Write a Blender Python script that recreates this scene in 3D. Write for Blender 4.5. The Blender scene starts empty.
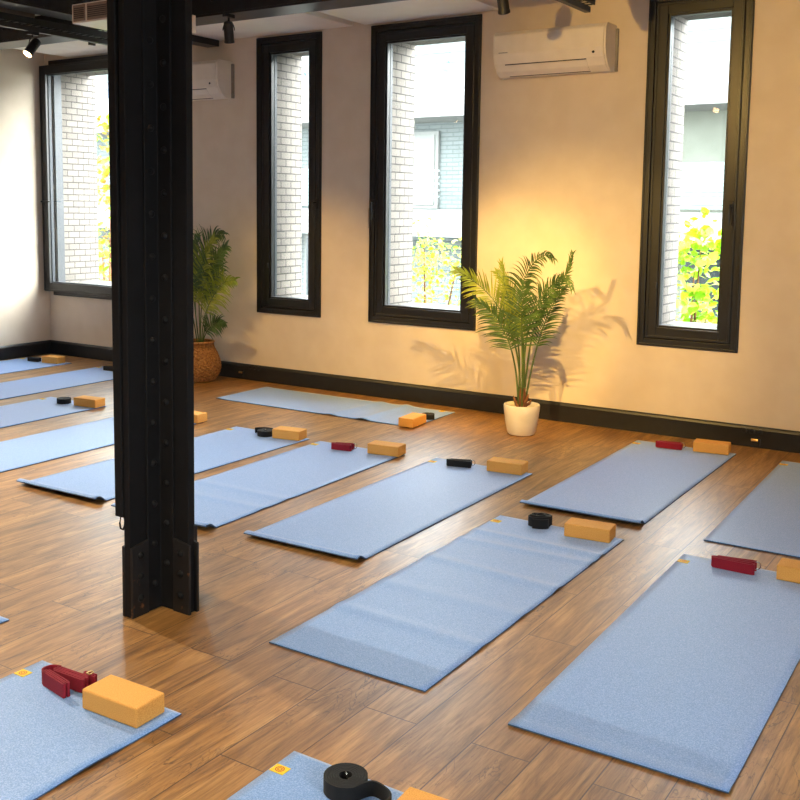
import bpy, math, random
from mathutils import Vector, Matrix
R = math.radians
PI = math.pi
SC = bpy.context.scene
COL = SC.collection
WY, WX, BH = 6.859, -8.54, 0.14     # inner face of the window wall, of the left wall, skirting height
CZ = 2.985                           # underside of the ceiling panels

# ------------------------------------------------------------------ mesh builder
class MB:
    def __init__(s): s.v = []; s.f = []; s.uv = None
    def add(s, vs, fs):
        n = len(s.v); s.v += [tuple(v) for v in vs]; s.f += [tuple(i + n for i in f) for f in fs]; return s
    def box(s, x0, x1, y0, y1, z0, z1, m=None):
        vs = [Vector(p) for p in ((x0,y0,z0),(x1,y0,z0),(x1,y1,z0),(x0,y1,z0),(x0,y0,z1),(x1,y0,z1),(x1,y1,z1),(x0,y1,z1))]
        if m: vs = [m @ v for v in vs]
        return s.add(vs, [(0,3,2,1),(4,5,6,7),(0,1,5,4),(1,2,6,5),(2,3,7,6),(3,0,4,7)])
    def prism(s, pts, lo, hi, ax='x', m=None):          # closed outline extruded along an axis
        n = len(pts); vs = []
        for h in (lo, hi):
            for a, b in pts:
                v = Vector((h,a,b)) if ax == 'x' else Vector((a,h,b)) if ax == 'y' else Vector((a,b,h))
                vs.append(m @ v if m else v)
        fs = [tuple(range(n))[::-1], tuple(range(n, 2*n))] + [(i, (i+1)%n, n+(i+1)%n, n+i) for i in range(n)]
        return s.add(vs, fs)
    def lathe(s, prof, n=32, c=(0,0,0), m=None, caps=True):
        vs = []
        for r, z in prof:
            for k in range(n):
                a = 2*PI*k/n; v = Vector((c[0]+r*math.cos(a), c[1]+r*math.sin(a), c[2]+z)); vs.append(m @ v if m else v)
        fs = []
        for i in range(len(prof)-1):
            for k in range(n):
                fs.append((i*n+k, i*n+(k+1)%n, (i+1)*n+(k+1)%n, (i+1)*n+k))
        if caps: fs.append(tuple(range(n))[::-1]); fs.append(tuple(range((len(prof)-1)*n, len(prof)*n)))
        return s.add(vs, fs)
    def tube(s, pts, r, n=8, caps=True):
        pts = [Vector(p) for p in pts]; L = len(pts); vs = []; up = Vector((0,0,1))
        for i, p in enumerate(pts):
            t = (pts[min(i+1,L-1)] - pts[max(i-1,0)]).normalized()
            a = t.cross(up)
            if a.length < .05: a = t.cross(Vector((1,0,0)))
            a.normalize(); b = t.cross(a)
            rr = r[i] if isinstance(r, (list, tuple)) else r
            for k in range(n):
                q = 2*PI*k/n; vs.append(p + a*math.cos(q)*rr + b*math.sin(q)*rr)
        fs = [(i*n+k, i*n+(k+1)%n, (i+1)*n+(k+1)%n, (i+1)*n+k) for i in range(L-1) for k in range(n)]
        if caps: fs += [tuple(range(n))[::-1], tuple(range((L-1)*n, L*n))]
        return s.add(vs, fs)
    def build(s, name, mat, parent=None, bevel=0, smooth=False, seg=2):
        me = bpy.data.meshes.new(name); me.from_pydata(s.v, [], s.f); me.update()
        o = bpy.data.objects.new(name, me); COL.objects.link(o)
        for m in (mat if isinstance(mat, list) else [mat]): me.materials.append(m)
        import bmesh as _b
        bm = _b.new(); bm.from_mesh(me); _b.ops.recalc_face_normals(bm, faces=bm.faces); bm.to_mesh(me); bm.free()
        if smooth:
            for p in me.polygons: p.use_smooth = True
            try: me.set_sharp_from_angle(angle=R(40))
            except Exception: pass
        if bevel:
            b = o.modifiers.new('bevel', 'BEVEL'); b.width = bevel; b.segments = seg; b.limit_method = 'ANGLE'; b.harden_normals = False
        if parent: o.parent = parent
        return o

def tag(o, label=None, cat=None, group=None, kind=None):
    if label: o['label'] = label
    if cat: o['category'] = cat
    if group: o['group'] = group
    if kind: o['kind'] = kind
    return o
def empty(name, loc=(0,0,0), rz=0, label=None, cat=None, group=None, kind=None):
    o = bpy.data.objects.new(name, None); COL.objects.link(o); o.location = loc; o.rotation_euler = (0,0,rz)
    o.empty_display_size = .05
    return tag(o, label, cat, group, kind)
def copy_tree(o, parent=None):
    c = o.copy(); COL.objects.link(c); c.parent = parent
    for ch in [k for k in bpy.data.objects if k.parent == o]: copy_tree(ch, c)
    return c

# ------------------------------------------------------------------ materials
def srgb(r, g, b):
    f = lambda c: (c/255/12.92) if c/255 <= .04045 else ((c/255+.055)/1.055)**2.4
    return (f(r), f(g), f(b), 1)
class NT:
    def __init__(s, name):
        s.m = bpy.data.materials.new(name); s.m.use_nodes = True; s.t = s.m.node_tree; s.t.nodes.clear()
        s.out = s.n('ShaderNodeOutputMaterial')
    def n(s, typ, **kw):
        x = s.t.nodes.new(typ)
        for k, v in kw.items():
            if k.startswith('i_'):
                key = k[2:]; key = int(key) if key.isdigit() else key.replace('_', ' ')
                x.inputs[key].default_value = v
            else: setattr(x, k, v)
        return x
    def l(s, a, ao, b, bi): s.t.links.new(a.outputs[ao], b.inputs[bi])
def ramp(nt, stops):
    r = nt.n('ShaderNodeValToRGB'); e = r.color_ramp.elements
    e[0].position, e[0].color = stops[0]; e[1].position, e[1].color = stops[-1]
    for p, c in stops[1:-1]: q = e.new(p); q.color = c
    return r
def noisy(name, c1, c2, scale=40, rough=.6, bump=0, metallic=0, bscale=None, stretch=(1,1,1), detail=4, spec=.5, sheen=0, dist=.001, lo=.35, hi=.65, coat=0):
    t = NT(name); p = t.n('ShaderNodeBsdfPrincipled'); t.l(p, 0, t.out, 0)
    tc = t.n('ShaderNodeTexCoord'); mp = t.n('ShaderNodeMapping'); mp.inputs['Scale'].default_value = stretch
    nz = t.n('ShaderNodeTexNoise'); nz.inputs['Scale'].default_value = scale; nz.inputs['Detail'].default_value = detail
    t.l(tc, 'Object', mp, 0); t.l(mp, 0, nz, 0)
    r = ramp(t, [(lo, c1), (hi, c2)]); t.l(nz, 0, r, 0); t.l(r, 0, p, 'Base Color')
    p.inputs['Roughness'].default_value = rough; p.inputs['Metallic'].default_value = metallic
    p.inputs['Specular IOR Level'].default_value = spec
    if sheen: p.inputs['Sheen Weight'].default_value = sheen
    if coat: p.inputs['Coat Weight'].default_value = coat
    if bump:
        n2 = nz
        if bscale: n2 = t.n('ShaderNodeTexNoise'); n2.inputs['Scale'].default_value = bscale; n2.inputs['Detail'].default_value = 3; t.l(mp, 0, n2, 0)
        b = t.n('ShaderNodeBump'); b.inputs['Strength'].default_value = bump; b.inputs['Distance'].default_value = dist
        t.l(n2, 0, b, 'Height'); t.l(b, 0, p, 'Normal')
    return t.m
def emit(name, col, s):
    t = NT(name); e = t.n('ShaderNodeEmission'); e.inputs[0].default_value = col; e.inputs[1].default_value = s; t.l(e, 0, t.out, 0); return t.m

M = {}
M['wall'] = noisy('wall_plaster', srgb(212,197,178), srgb(217,203,185), 6, .85, .15, bscale=220, dist=.0006, spec=.2)
M['ceil'] = noisy('ceiling_paint', srgb(236,230,220), srgb(240,235,226), 5, .9, .1, bscale=150, spec=.2)
M['skirt'] = noisy('black_skirting_paint', srgb(22,23,27), srgb(28,29,33), 20, .42, .1, bscale=90)
M['frame'] = noisy('black_window_lacquer', srgb(18,19,23), srgb(23,24,28), 30, .36, .12, bscale=500, dist=.0003)
M['steel'] = noisy('old_black_steel', srgb(6,6,9), srgb(12,12,15), 14, .72, .35, spec=.3, bscale=60, dist=.0015)
M['rust'] = noisy('chipped_black_steel', srgb(18,16,17), srgb(150,95,55), 22, .6, .5, dist=.001, lo=.66, hi=.80)
M['beam'] = noisy('black_beam_paint', srgb(24,25,30), srgb(34,36,42), 18, .35, .2, bscale=50)
M['spot'] = noisy('black_lamp_housing', srgb(22,22,25), srgb(28,28,32), 40, .45)
M['acw'] = noisy('white_plastic', srgb(222,212,198), srgb(228,219,206), 10, .4, 0)
M['acd'] = noisy('dark_slot_plastic', srgb(40,38,38), srgb(52,50,50), 20, .6)
M['pot'] = noisy('white_ceramic', srgb(222,214,200), srgb(230,223,210), 12, .35, .05)
M['soil'] = noisy('dark_soil', srgb(35,26,20), srgb(70,50,36), 120, .95, .8, dist=.004)
M['husk'] = noisy('brown_palm_husk', srgb(70,42,25), srgb(150,95,60), 60, .85, .5, stretch=(1,1,.2))
M['stem'] = noisy('green_stem', srgb(52,70,28), srgb(92,112,48), 20, .5, stretch=(1,1,.3))
M['metal'] = noisy('bright_steel', srgb(190,188,180), srgb(215,212,205), 60, .25, metallic=1)
M['brass'] = noisy('brass', srgb(205,175,120), srgb(225,195,140), 60, .3, metallic=.9)
M['sill'] = noisy('grey_aluminium', srgb(46,52,60), srgb(54,60,68), 30, .45, metallic=.1)
M['cork'] = noisy('cork', srgb(220,152,68), srgb(238,178,92), 420, .8, .3, detail=6, dist=.0008, lo=.38, hi=.56)
M['blk'] = noisy('black_cotton_webbing', srgb(8,8,10), srgb(18,18,21), 700, .85, .5, sheen=.05, dist=.0005)
M['red'] = noisy('dark_red_cotton_webbing', srgb(122,2,28), srgb(160,8,44), 700, .85, .5, sheen=.05, dist=.0005)
M['yel'] = noisy('yellow_patch', srgb(246,204,30), srgb(252,218,50), 100, .6)
M['org'] = noisy('orange_print', srgb(205,95,40), srgb(190,80,40), 100, .6)
def leafmat(name, a, b, tr=.35):
    t = NT(name); p = t.n('ShaderNodeBsdfPrincipled'); mx = t.n('ShaderNodeMixShader'); tl = t.n('ShaderNodeBsdfTranslucent')
    tc = t.n('ShaderNodeTexCoord'); nz = t.n('ShaderNodeTexNoise'); nz.inputs['Scale'].default_value = 9
    t.l(tc, 'Object', nz, 0); r = ramp(t, [(.35, a), (.65, b)]); t.l(nz, 0, r, 0); t.l(r, 0, p, 'Base Color'); t.l(r, 0, tl, 0)
    p.inputs['Roughness'].default_value = .42; mx.inputs[0].default_value = tr
    t.l(p, 0, mx, 1); t.l(tl, 0, mx, 2); t.l(mx, 0, t.out, 0); return t.m
M['leaf'] = leafmat('palm_leaf', srgb(110,130,36), srgb(160,166,60), .12)
M['leaf2'] = leafmat('dark_palm_leaf', srgb(44,72,34), srgb(92,118,54), .10)
M['lime'] = leafmat('lime_foliage', srgb(110,165,14), srgb(140,185,34), .5)
M['yleaf'] = leafmat('yellow_foliage', srgb(190,198,70), srgb(205,200,84), .5)
M['oleaf'] = leafmat('autumn_foliage', srgb(110,124,40), srgb(146,92,40), .5)

def glass():
    t = NT('window_glass'); tr = t.n('ShaderNodeBsdfTransparent'); gl = t.n('ShaderNodeBsdfGlossy'); mx = t.n('ShaderNodeMixShader'); lw = t.n('ShaderNodeLayerWeight'); pw = t.n('ShaderNodeMath', operation='POWER'); fr = t.n('ShaderNodeMath', operation='MULTIPLY_ADD')
    tr.inputs[0].default_value = (.97,.99,.98,1); gl.inputs['Roughness'].default_value = .02; pw.inputs[1].default_value = 4; fr.inputs[1].default_value = .5; fr.inputs[2].default_value = .03; t.l(lw, 'Facing', pw, 0); t.l(pw, 0, fr, 0)
    t.l(fr, 0, mx, 0); t.l(tr, 0, mx, 1); t.l(gl, 0, mx, 2); t.l(mx, 0, t.out, 0); return t.m
M['glass'] = glass()

def floor_mat():
    t = NT('oak_plank_floor'); p = t.n('ShaderNodeBsdfPrincipled'); t.l(p, 0, t.out, 0)
    tc = t.n('ShaderNodeTexCoord'); sx = t.n('ShaderNodeSeparateXYZ'); t.l(tc, 'Object', sx, 0)
    cb = t.n('ShaderNodeCombineXYZ'); t.l(sx, 'Y', cb, 'X'); t.l(sx, 'X', cb, 'Y')
    br = t.n('ShaderNodeTexBrick'); br.offset = .37; br.offset_frequency = 2; br.squash = 1
    for k, v in (('Scale', 1), ('Mortar Size', .0022), ('Mortar Smooth', .3), ('Bias', 0), ('Brick Width', 1.25), ('Row Height', .185)): br.inputs[k].default_value = v
    br.inputs['Color1'].default_value = (0,0,0,1); br.inputs['Color2'].default_value = (1,1,1,1); br.inputs['Mortar'].default_value = (.5,.5,.5,1)
    t.l(cb, 0, br, 0)
    # grain: long stretched noise, displaced per plank
    mul = t.n('ShaderNodeVectorMath', operation='MULTIPLY'); mul.inputs[1].default_value = (7.3, 3.1, 5.7); t.l(br, 0, mul, 0)
    ad = t.n('ShaderNodeVectorMath', operation='ADD'); t.l(cb, 0, ad, 0); t.l(mul, 0, ad, 1)
    mp = t.n('ShaderNodeMapping'); mp.inputs['Scale'].default_value = (1.1, 9, 1); t.l(ad, 0, mp, 0)
    nz = t.n('ShaderNodeTexNoise'); nz.inputs['Scale'].default_value = 1.6; nz.inputs['Detail'].default_value = 8; nz.inputs['Roughness'].default_value = .62; nz.inputs['Distortion'].default_value = 1.3; t.l(mp, 0, nz, 0)
    mp2 = t.n('ShaderNodeMapping'); mp2.inputs['Scale'].default_value = (3, 60, 1); t.l(ad, 0, mp2, 0)
    n2 = t.n('ShaderNodeTexNoise'); n2.inputs['Scale'].default_value = 2.2; n2.inputs['Detail'].default_value = 6; n2.inputs['Roughness'].default_value = .7; t.l(mp2, 0, n2, 0)
    r1 = ramp(t, [(.27, srgb(92,62,30)), (.42, srgb(140,98,50)), (.56, srgb(168,122,66)), (.75, srgb(194,150,90))]); t.l(nz, 0, r1, 0)
    r2 = ramp(t, [(.32, (.5,.48,.46,1)), (.56, (1.1,1.1,1.1,1))]); t.l(n2, 0, r2, 0)
    m1 = t.n('ShaderNodeMix', data_type='RGBA', blend_type='MULTIPLY'); m1.inputs[0].default_value = .75; t.l(r1, 0, m1, 6); t.l(r2, 0, m1, 7)
    # plank to plank tone
    r3 = ramp(t, [(0, (.88,.87,.86,1)), (1, (1.10,1.09,1.07,1))]); t.l(br, 0, r3, 0)
    m2 = t.n('ShaderNodeMix', data_type='RGBA', blend_type='MULTIPLY'); m2.inputs[0].default_value = .8; t.l(m1, 2, m2, 6); t.l(r3, 0, m2, 7)
    m3 = t.n('ShaderNodeMix', data_type='RGBA'); t.l(br, 'Fac', m3, 0); t.l(m2, 2, m3, 6); m3.inputs[7].default_value = srgb(78,50,30)
    # dark knots and cracks
    mp3 = t.n('ShaderNodeMapping'); mp3.inputs['Scale'].default_value = (2.2, 7, 1); t.l(ad, 0, mp3, 0)
    n4 = t.n('ShaderNodeTexNoise'); n4.inputs['Scale'].default_value = 1.3; n4.inputs['Detail'].default_value = 5; n4.inputs['Distortion'].default_value = 2.5; t.l(mp3, 0, n4, 0)
    r4 = ramp(t, [(.485, (0,0,0,1)), (.5, (1,1,1,1)), (.515, (0,0,0,1))]); t.l(n4, 0, r4, 0)
    n5 = t.n('ShaderNodeTexNoise'); n5.inputs['Scale'].default_value = 2.1; t.l(ad, 0, n5, 0)
    r5 = ramp(t, [(.44, (0,0,0,1)), (.60, (.85,.85,.85,1))]); t.l(n5, 0, r5, 0)
    mm = t.n('ShaderNodeMath', operation='MULTIPLY'); t.l(r4, 0, mm, 0); t.l(r5, 0, mm, 1)
    m4 = t.n('ShaderNodeMix', data_type='RGBA'); t.l(mm, 0, m4, 0); t.l(m3, 2, m4, 6); m4.inputs[7].default_value = srgb(66,42,28)
    t.l(m4, 2, p, 'Base Color')
    rr = ramp(t, [(.3, (.46,.46,.46,1)), (.7, (.34,.34,.34,1))]); t.l(n2, 0, rr, 0); t.l(rr, 0, p, 'Roughness'); p.inputs['Coat Weight'].default_value = .45; p.inputs['Coat Roughness'].default_value = .42; p.inputs['Coat IOR'].default_value = 1.6
    b = t.n('ShaderNodeBump'); b.inputs['Strength'].default_value = .25; b.inputs['Distance'].default_value = .002; t.l(n2, 0, b, 'Height')
    b2 = t.n('ShaderNodeBump'); b2.invert = True; b2.inputs['Strength'].default_value = .6; b2.inputs['Distance'].default_value = .002; t.l(br, 'Fac', b2, 'Height'); t.l(b, 0, b2, 'Normal'); t.l(b2, 0, p, 'Normal')
    return t.m
M['floor'] = floor_mat()

def brick_mat(name, c1, c2, mortar, bw, rh, ms=.006):
    t = NT(name); p = t.n('ShaderNodeBsdfPrincipled'); t.l(p, 0, t.out, 0)
    tc = t.n('ShaderNodeTexCoord'); sx = t.n('ShaderNodeSeparateXYZ'); t.l(tc, 'Object', sx, 0)
    a = t.n('ShaderNodeMath', operation='ADD'); t.l(sx, 'X', a, 0); t.l(sx, 'Y', a, 1)
    cb = t.n('ShaderNodeCombineXYZ'); t.l(a, 0, cb, 'X'); t.l(sx, 'Z', cb, 'Y')
    br = t.n('ShaderNodeTexBrick'); t.l(cb, 0, br, 0)
    for k, v in (('Scale', 1), ('Mortar Size', ms), ('Mortar Smooth', .1), ('Bias', 0), ('Brick Width', bw), ('Row Height', rh)): br.inputs[k].default_value = v
    br.inputs['Color1'].default_value = c1; br.inputs['Color2'].default_value = c2; br.inputs['Mortar'].default_value = mortar
    t.l(br, 0, p, 'Base Color'); p.inputs['Roughness'].default_value = .9
    b = t.n('ShaderNodeBump'); b.invert = True; b.inputs['Strength'].default_value = .8; b.inputs['Distance'].default_value = .005; t.l(br, 'Fac', b, 'Height'); t.l(b, 0, p, 'Normal')
    return t.m
M['brick'] = brick_mat('pale_painted_brick', srgb(112,106,100), srgb(98,93,88), srgb(52,50,49), .14, .063, .005)
M['gbrick'] = brick_mat('grey_brick', srgb(114,120,118), srgb(108,114,112), srgb(94,100,98), .3, .09, .012)

def mat_mat():
    t = NT('blue_speckled_mat'); p = t.n('ShaderNodeBsdfPrincipled'); t.l(p, 0, t.out, 0)
    tc = t.n('ShaderNodeTexCoord'); n1 = t.n('ShaderNodeTexNoise'); n1.inputs['Scale'].default_value = 240; n1.inputs['Detail'].default_value = 2
    t.l(tc, 'Object', n1, 0)
    r = ramp(t, [(.36, srgb(98,146,212)), (.5, srgb(116,160,226)), (.66, srgb(150,184,238))]); t.l(n1, 0, r, 0); t.l(r, 0, p, 'Base Color')
    p.inputs['Roughness'].default_value = .52; p.inputs['Specular IOR Level'].default_value = .55; p.inputs['Sheen Weight'].default_value = .45; p.inputs['Sheen Roughness'].default_value = .5
    b = t.n('ShaderNodeBump'); b.inputs['Strength'].default_value = .35; b.inputs['Distance'].default_value = .0008; t.l(n1, 0, b, 'Height'); t.l(b, 0, p, 'Normal')
    return t.m
M['mat'] = mat_mat()
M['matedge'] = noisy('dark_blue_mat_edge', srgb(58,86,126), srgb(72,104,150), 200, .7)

def wicker():
    t = NT('woven_wicker'); p = t.n('ShaderNodeBsdfPrincipled'); t.l(p, 0, t.out, 0)
    tc = t.n('ShaderNodeTexCoord')
    nz = t.n('ShaderNodeTexNoise'); nz.inputs['Scale'].default_value = 60; t.l(tc, 'Object', nz, 0)
    r = ramp(t, [(.3, srgb(128,82,40)), (.7, srgb(206,150,86))]); t.l(nz, 0, r, 0); t.l(r, 0, p, 'Base Color'); p.inputs['Roughness'].default_value = .7
    return t.m
M['wicker'] = wicker()

# ------------------------------------------------------------------ the room shell
XR, YB, XL2 = 2.6, -2.4, WX
CT = 3.12                              # ceiling above the panels
o = MB().box(WX-.15, XR+.15, YB-.15, WY+.08, -.12, 0).build('floor', M['floor']); tag(o, kind='structure')
o = MB().box(WX-.15, XR+.15, YB-.15, WY+.12, CT, CT+.12).build('ceiling', M['ceil']); tag(o, kind='structure')

# ceiling panels hung under the slab
pm = [(-8.18,-4.757), (-4.641,-3.44)]
for x0, x1 in pm:
    o = MB().box(x0, x1, 5.69, WY-.001, CZ, CT-.001).build('trim_1', M['ceil'], bevel=.004); tag(o, kind='structure')
for i, (x0, x1) in enumerate([(-8.18,-5.75), (-5.5,-2.2), (-1.9, 1.9)]):
    o = MB().box(x0, x1, -1.8, 5.36, CZ+.03, CT-.001).build('trim_2', M['ceil'], bevel=.004); tag(o, kind='structure')

# window wall: openings
WIN = [(-8.462, -6.98, 'a'), (-5.752, -5.062, 'b'), (-4.573, -3.593, 'c'), (-2.333, -1.652, 'd'), (0.6, 1.28, 'e')]
ZB, ZT = .612, 2.970
def holed(x0, x1, y0, y1, z0, z1, holes, name, mat):
    mb = MB(); x = x0
    for a, b, za, zb in holes:
        mb.box(x, a, y0, y1, z0, z1); mb.box(a, b, y0, y1, z0, za); mb.box(a, b, y0, y1, zb, z1); x = b
    mb.box(x, x1, y0, y1, z0, z1)
    return tag(mb.build(name, mat), kind='structure')
holed(WX-.15, XR+.15, WY, WY+.09, -.1, CT, [(a+.03, b-.03, ZB+.03, ZT-.03) for a, b, _ in WIN], 'wall_back', M['wall'])
holed(WX-.5, XR+.5, WY+.092, WY+.47, -3.2, 3.75, [(a+(.05 if k == 'a' else .12), b-.135, ZB+.13, ZT-.10) for a, b, k in WIN], 'wall_outer', M['brick'])
o = MB().box(-9.3, -8.412, WY+.471, WY+.545, -3.2, 3.75).build('wall_outer', M['brick']); tag(o, kind='structure')
# the right wall gets an added opening beside the camera, unseen, for daylight fill
LW0, LW1 = -.4, 1.1
mb = MB(); mb.box(WX-.15, WX, YB-.15, WY+.09, -.1, CT)
tag(mb.build('wall_left', M['wall']), kind='structure')
mb = MB(); mb.box(XR, XR+.15, LW1, WY+.09, -.1, CT); mb.box(XR, XR+.15, YB-.15, LW0, -.1, CT); mb.box(XR, XR+.15, LW0, LW1, -.1, .62); mb.box(XR, XR+.15, LW0, LW1, 2.9, CT); tag(mb.build('wall_right', M['wall']), kind='structure')
# wall behind the camera
holed(WX-.15, XR+.15, YB-.15, YB, -.1, CT, [], 'wall_front', M['wall'])

# skirting
def skirt(name, along, p0, p1, face):
    prof = [(0,0), (.018,0), (.018,.118), (.012,.132), (.006,.14), (0,.14)]
    mb = MB()
    if along == 'x': mb.prism([(face-a, b) for a, b in prof], p0, p1, 'x')
    else: mb.prism([(face+a, b) for a, b in prof], p0, p1, 'y')
    return tag(mb.build(name, M['skirt']), kind='structure')
skirt('baseboard_back', 'x', WX+.018, XR, WY)
skirt('baseboard_left', 'y', YB, WY, WX)

def rect_frame(mb, x0, x1, z0, z1, w, y0, y1):
    mb.box(x0, x0+w, y0, y1, z0, z1); mb.box(x1-w, x1, y0, y1, z0, z1)
    mb.box(x0+w, x1-w, y0, y1, z0, z0+w); mb.box(x0+w, x1-w, y0, y1, z1-w, z1)
def handle(parent, x, y, z, side=1):
    h = MB(); h.box(x-.014, x+.014, y-.012, y, z-.055, z+.03); h.build('handle_plate', M['spot'], parent, bevel=.003)
    g = MB(); g.tube([(x, y-.01, z), (x, y-.045, z)], .008, 10); g.tube([(x, y-.045, z+.006), (x+.002*side, y-.05, z-.05), (x+.004*side, y-.048, z-.125)], [.009,.0085,.007], 10)
    g.build('handle', M['spot'], parent, smooth=True)
for n, (x0, x1, k) in enumerate(WIN):
    w = empty('window_%d' % (n+1), ((x0+x1)/2, WY, ZB), kind='structure')
    inv = lambda ob: setattr(ob, 'location', (-(x0+x1)/2, -WY, -ZB))
    mb = MB(); rect_frame(mb, x0, x1, ZB, ZT, .05, WY-.014, WY+.088); rect_frame(mb, x0+.004, x1-.004, ZB+.004, ZT-.004, .014, WY-.022, WY-.014)
    inv(mb.build('window_frame', M['frame'], w, bevel=.003))
    if k != 'a':
        s = MB(); rect_frame(s, x0+.052, x1-.052, ZB+.052, ZT-.052, .078, WY-.006, WY+.055); rect_frame(s, x0+.125, x1-.125, ZB+.125, ZT-.125, .02, WY+.008, WY+.05)
        rect_frame(s, x0+.056, x1-.056, ZB+.056, ZT-.056, .018, WY-.013, WY-.006)
        inv(s.build('window_sash', M['frame'], w, bevel=.003))
        s = MB(); rect_frame(s, x0+.137, x1-.137, ZB+.137, ZT-.117, .007, WY+.056, WY+.088); inv(s.build('outer_trim', M['sill'], w))
        g = MB().box(x0+.14, x1-.14, WY+.034, WY+.038, ZB+.14, ZT-.14).build('glass_pane', M['glass'], w); inv(g)
        hx = {'b': x1-.045, 'c': x0+.048, 'd': x1-.082, 'e': x1-.08}[k]
        hh = empty('window_handle'); hh.parent = w; inv(hh); handle(hh, hx, WY-.014, 1.575)
        c = MB(); c.box(x0+.115 if k != 'c' else x1-.13, x0+.128 if k != 'c' else x1-.115, WY-.022, WY-.004, 1.01, 1.05); inv(c.build('latch', M['spot'], w, bevel=.002))
    else:
        # this sash stands open a little, tilted into the room
        s = MB(); SX0, SX1 = -8.52, -7.02; SY0, SY1 = WY-.085, WY-.028
        rect_frame(s, SX0, SX1, ZB+.045, ZT-.055, .088, SY0, SY1)
        rect_frame(s, SX0+.006, SX1-.006, ZB+.051, ZT-.061, .016, SY0-.007, SY0)
        inv(s.build('window_sash', M['frame'], w, bevel=.003))
        s = MB(); rect_frame(s, SX0+.085, SX1-.085, ZB+.13, ZT-.14, .012, SY0+.03, SY1+.012); rect_frame(s, x0+.051, x1-.051, ZB+.051, ZT-.051, .012, WY-.004, WY+.088); inv(s.build('inner_trim', M['sill'], w, bevel=.002))
        g = MB().box(SX0+.088, SX1-.088, SY0+.03, SY0+.034, ZB+.133, ZT-.143).build('glass_pane', M['glass'], w); inv(g)
        h = MB(); h.tube([(-8.50, SY0-.03, 1.567), (-8.36, SY0-.03, 1.567)], .008, 8); h.tube([(-8.49, SY0, 1.567), (-8.49, SY0-.034, 1.567)], .008, 8); h.box(-8.505,-8.475, SY0-.01, SY0, 1.53, 1.60)
        inv(h.build('window_handle', M['spot'], w, smooth=False))
# frame of the unseen window added to bring in fill daylight
def plain_window(nm, a, b, z0, z1, wall, axis):
    w = empty(nm, (0,0,0), kind='structure'); mb = MB(); n = 3
    if axis == 'y':
        for i in range(n+1): q = a+(b-a)*i/n; mb.box(wall-.08, wall-.02, q-.03, q+.03, z0, z1)
        mb.box(wall-.08, wall-.02, a, b, z0, z0+.06); mb.box(wall-.08, wall-.02, a, b, z1-.06, z1)
        g = MB().box(wall-.052, wall-.048, a, b, z0, z1)
    else:
        for i in range(n+1): q = a+(b-a)*i/n; mb.box(q-.03, q+.03, wall-.1, wall-.04, z0, z1)
        mb.box(a, b, wall-.1, wall-.04, z0, z0+.06); mb.box(a, b, wall-.1, wall-.04, z1-.06, z1)
        g = MB().box(a, b, wall-.072, wall-.068, z0, z1)
    mb.build('window_frame', M['frame'], w); g.build('glass_pane', M['glass'], w)
plain_window('window_6', LW0, LW1, .62, 2.9, XR+.12, 'y')

# ------------------------------------------------------------------ ceiling steel
def ibeam(name, x0, x1, y0, y1, z0, z1, label, rivets=True):
    # x- or y-running I beam
    e = empty(name, ((x0+x1)/2, (y0+y1)/2, z0), label=label, cat='beam'); L = (-(x0+x1)/2, -(y0+y1)/2, -z0)
    ft = .016
    alongx = (x1-x0) > (y1-y0); f = MB(); f.box(x0,x1,y0,y1,z0,z0+ft); ob = f.build('bottom_flange', M['beam'], e, bevel=.002); ob.location = L
    f = MB(); f.box(x0,x1,y0,y1,z1-ft,z1); ob = f.build('top_flange', M['beam'], e, bevel=.002); ob.location = L
    wv = MB()
    if alongx: c = (y0+y1)/2; wv.box(x0,x1,c-.03,c+.03,z0+ft,z1-ft)
    else: c = (x0+x1)/2; wv.box(c-.03,c+.03,y0,y1,z0+ft,z1-ft)
    ob = wv.build('web', M['beam'], e); ob.location = L
    rv = MB(); q = (x0 if alongx else y0)+.12; hi = x1 if alongx else y1
    while q < hi-.05:
        if alongx: rv.lathe([(.012,0),(.012,.004),(.008,.009),(.002,.011)], 8, m=Matrix.Translation((q,c-.03,(z0+z1)/2)) @ Matrix.Rotation(R(90),4,'X'))
        else: rv.lathe([(.012,0),(.012,.004),(.008,.009),(.002,.011)], 8, m=Matrix.Translation((c+.03,q,(z0+z1)/2)) @ Matrix.Rotation(R(90),4,'Y'))
        q += .26
    ob = rv.build('rivets', M['beam'], e, smooth=True); ob.location = L
    return e
BZ = 2.86
ibeam('steel_beam', WX, XR, 5.42, 5.67, BZ, CT-.001, 'long black steel ceiling beam running parallel to the window wall above the spotlights')
ibeam('steel_beam', -5.90, -5.70, YB, 5.405, 2.84, CT-.04, 'black riveted steel ceiling beam at top left running towards the windows')
ibeam('steel_beam', -2.18, -1.93, YB, 5.405, 2.87, CT-.04, 'black steel ceiling beam above the right side running towards the windows')
o = MB().box(-6.30, -6.16, 5.70, WY-.03, 2.93, CZ-.001).build('ceiling_strut', M['beam'], bevel=.003)
tag(o, 'short black strut under the white ceiling panel just right of the column top', 'strut')
def light_track(name, x, y0, y1, z, label, tray=True):
    e = empty(name, (x, (y0+y1)/2, z), label=label, cat='light track'); L = (-x, -(y0+y1)/2, -z)
    mb = MB(); mb.box(x-.018, x+.018, y0, y1, z, z+.034); ob = mb.build('rail', M['spot'], e, bevel=.002); ob.location = L
    t = MB(); t.box(x-.045, x-.040, y0, y1, z+.04, z+.085); t.box(x+.040, x+.045, y0, y1, z+.04, z+.085)
    q = y0+.02
    while q < y1-.02: t.box(x-.045, x+.045, q, q+.012, z+.04, z+.046); q += .06
    ob = t.build('cable_tray', M['beam'], e); ob.location = L
    q = y0+.15
    while q < y1:
        ob = MB().tube([(x, q, z+.034), (x, q, CT-.12 if q < 5.3 else BZ-.002)], .004, 6).build('hanger_rod', M['spot'], e); ob.location = L; q += 1.5
    return e
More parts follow.
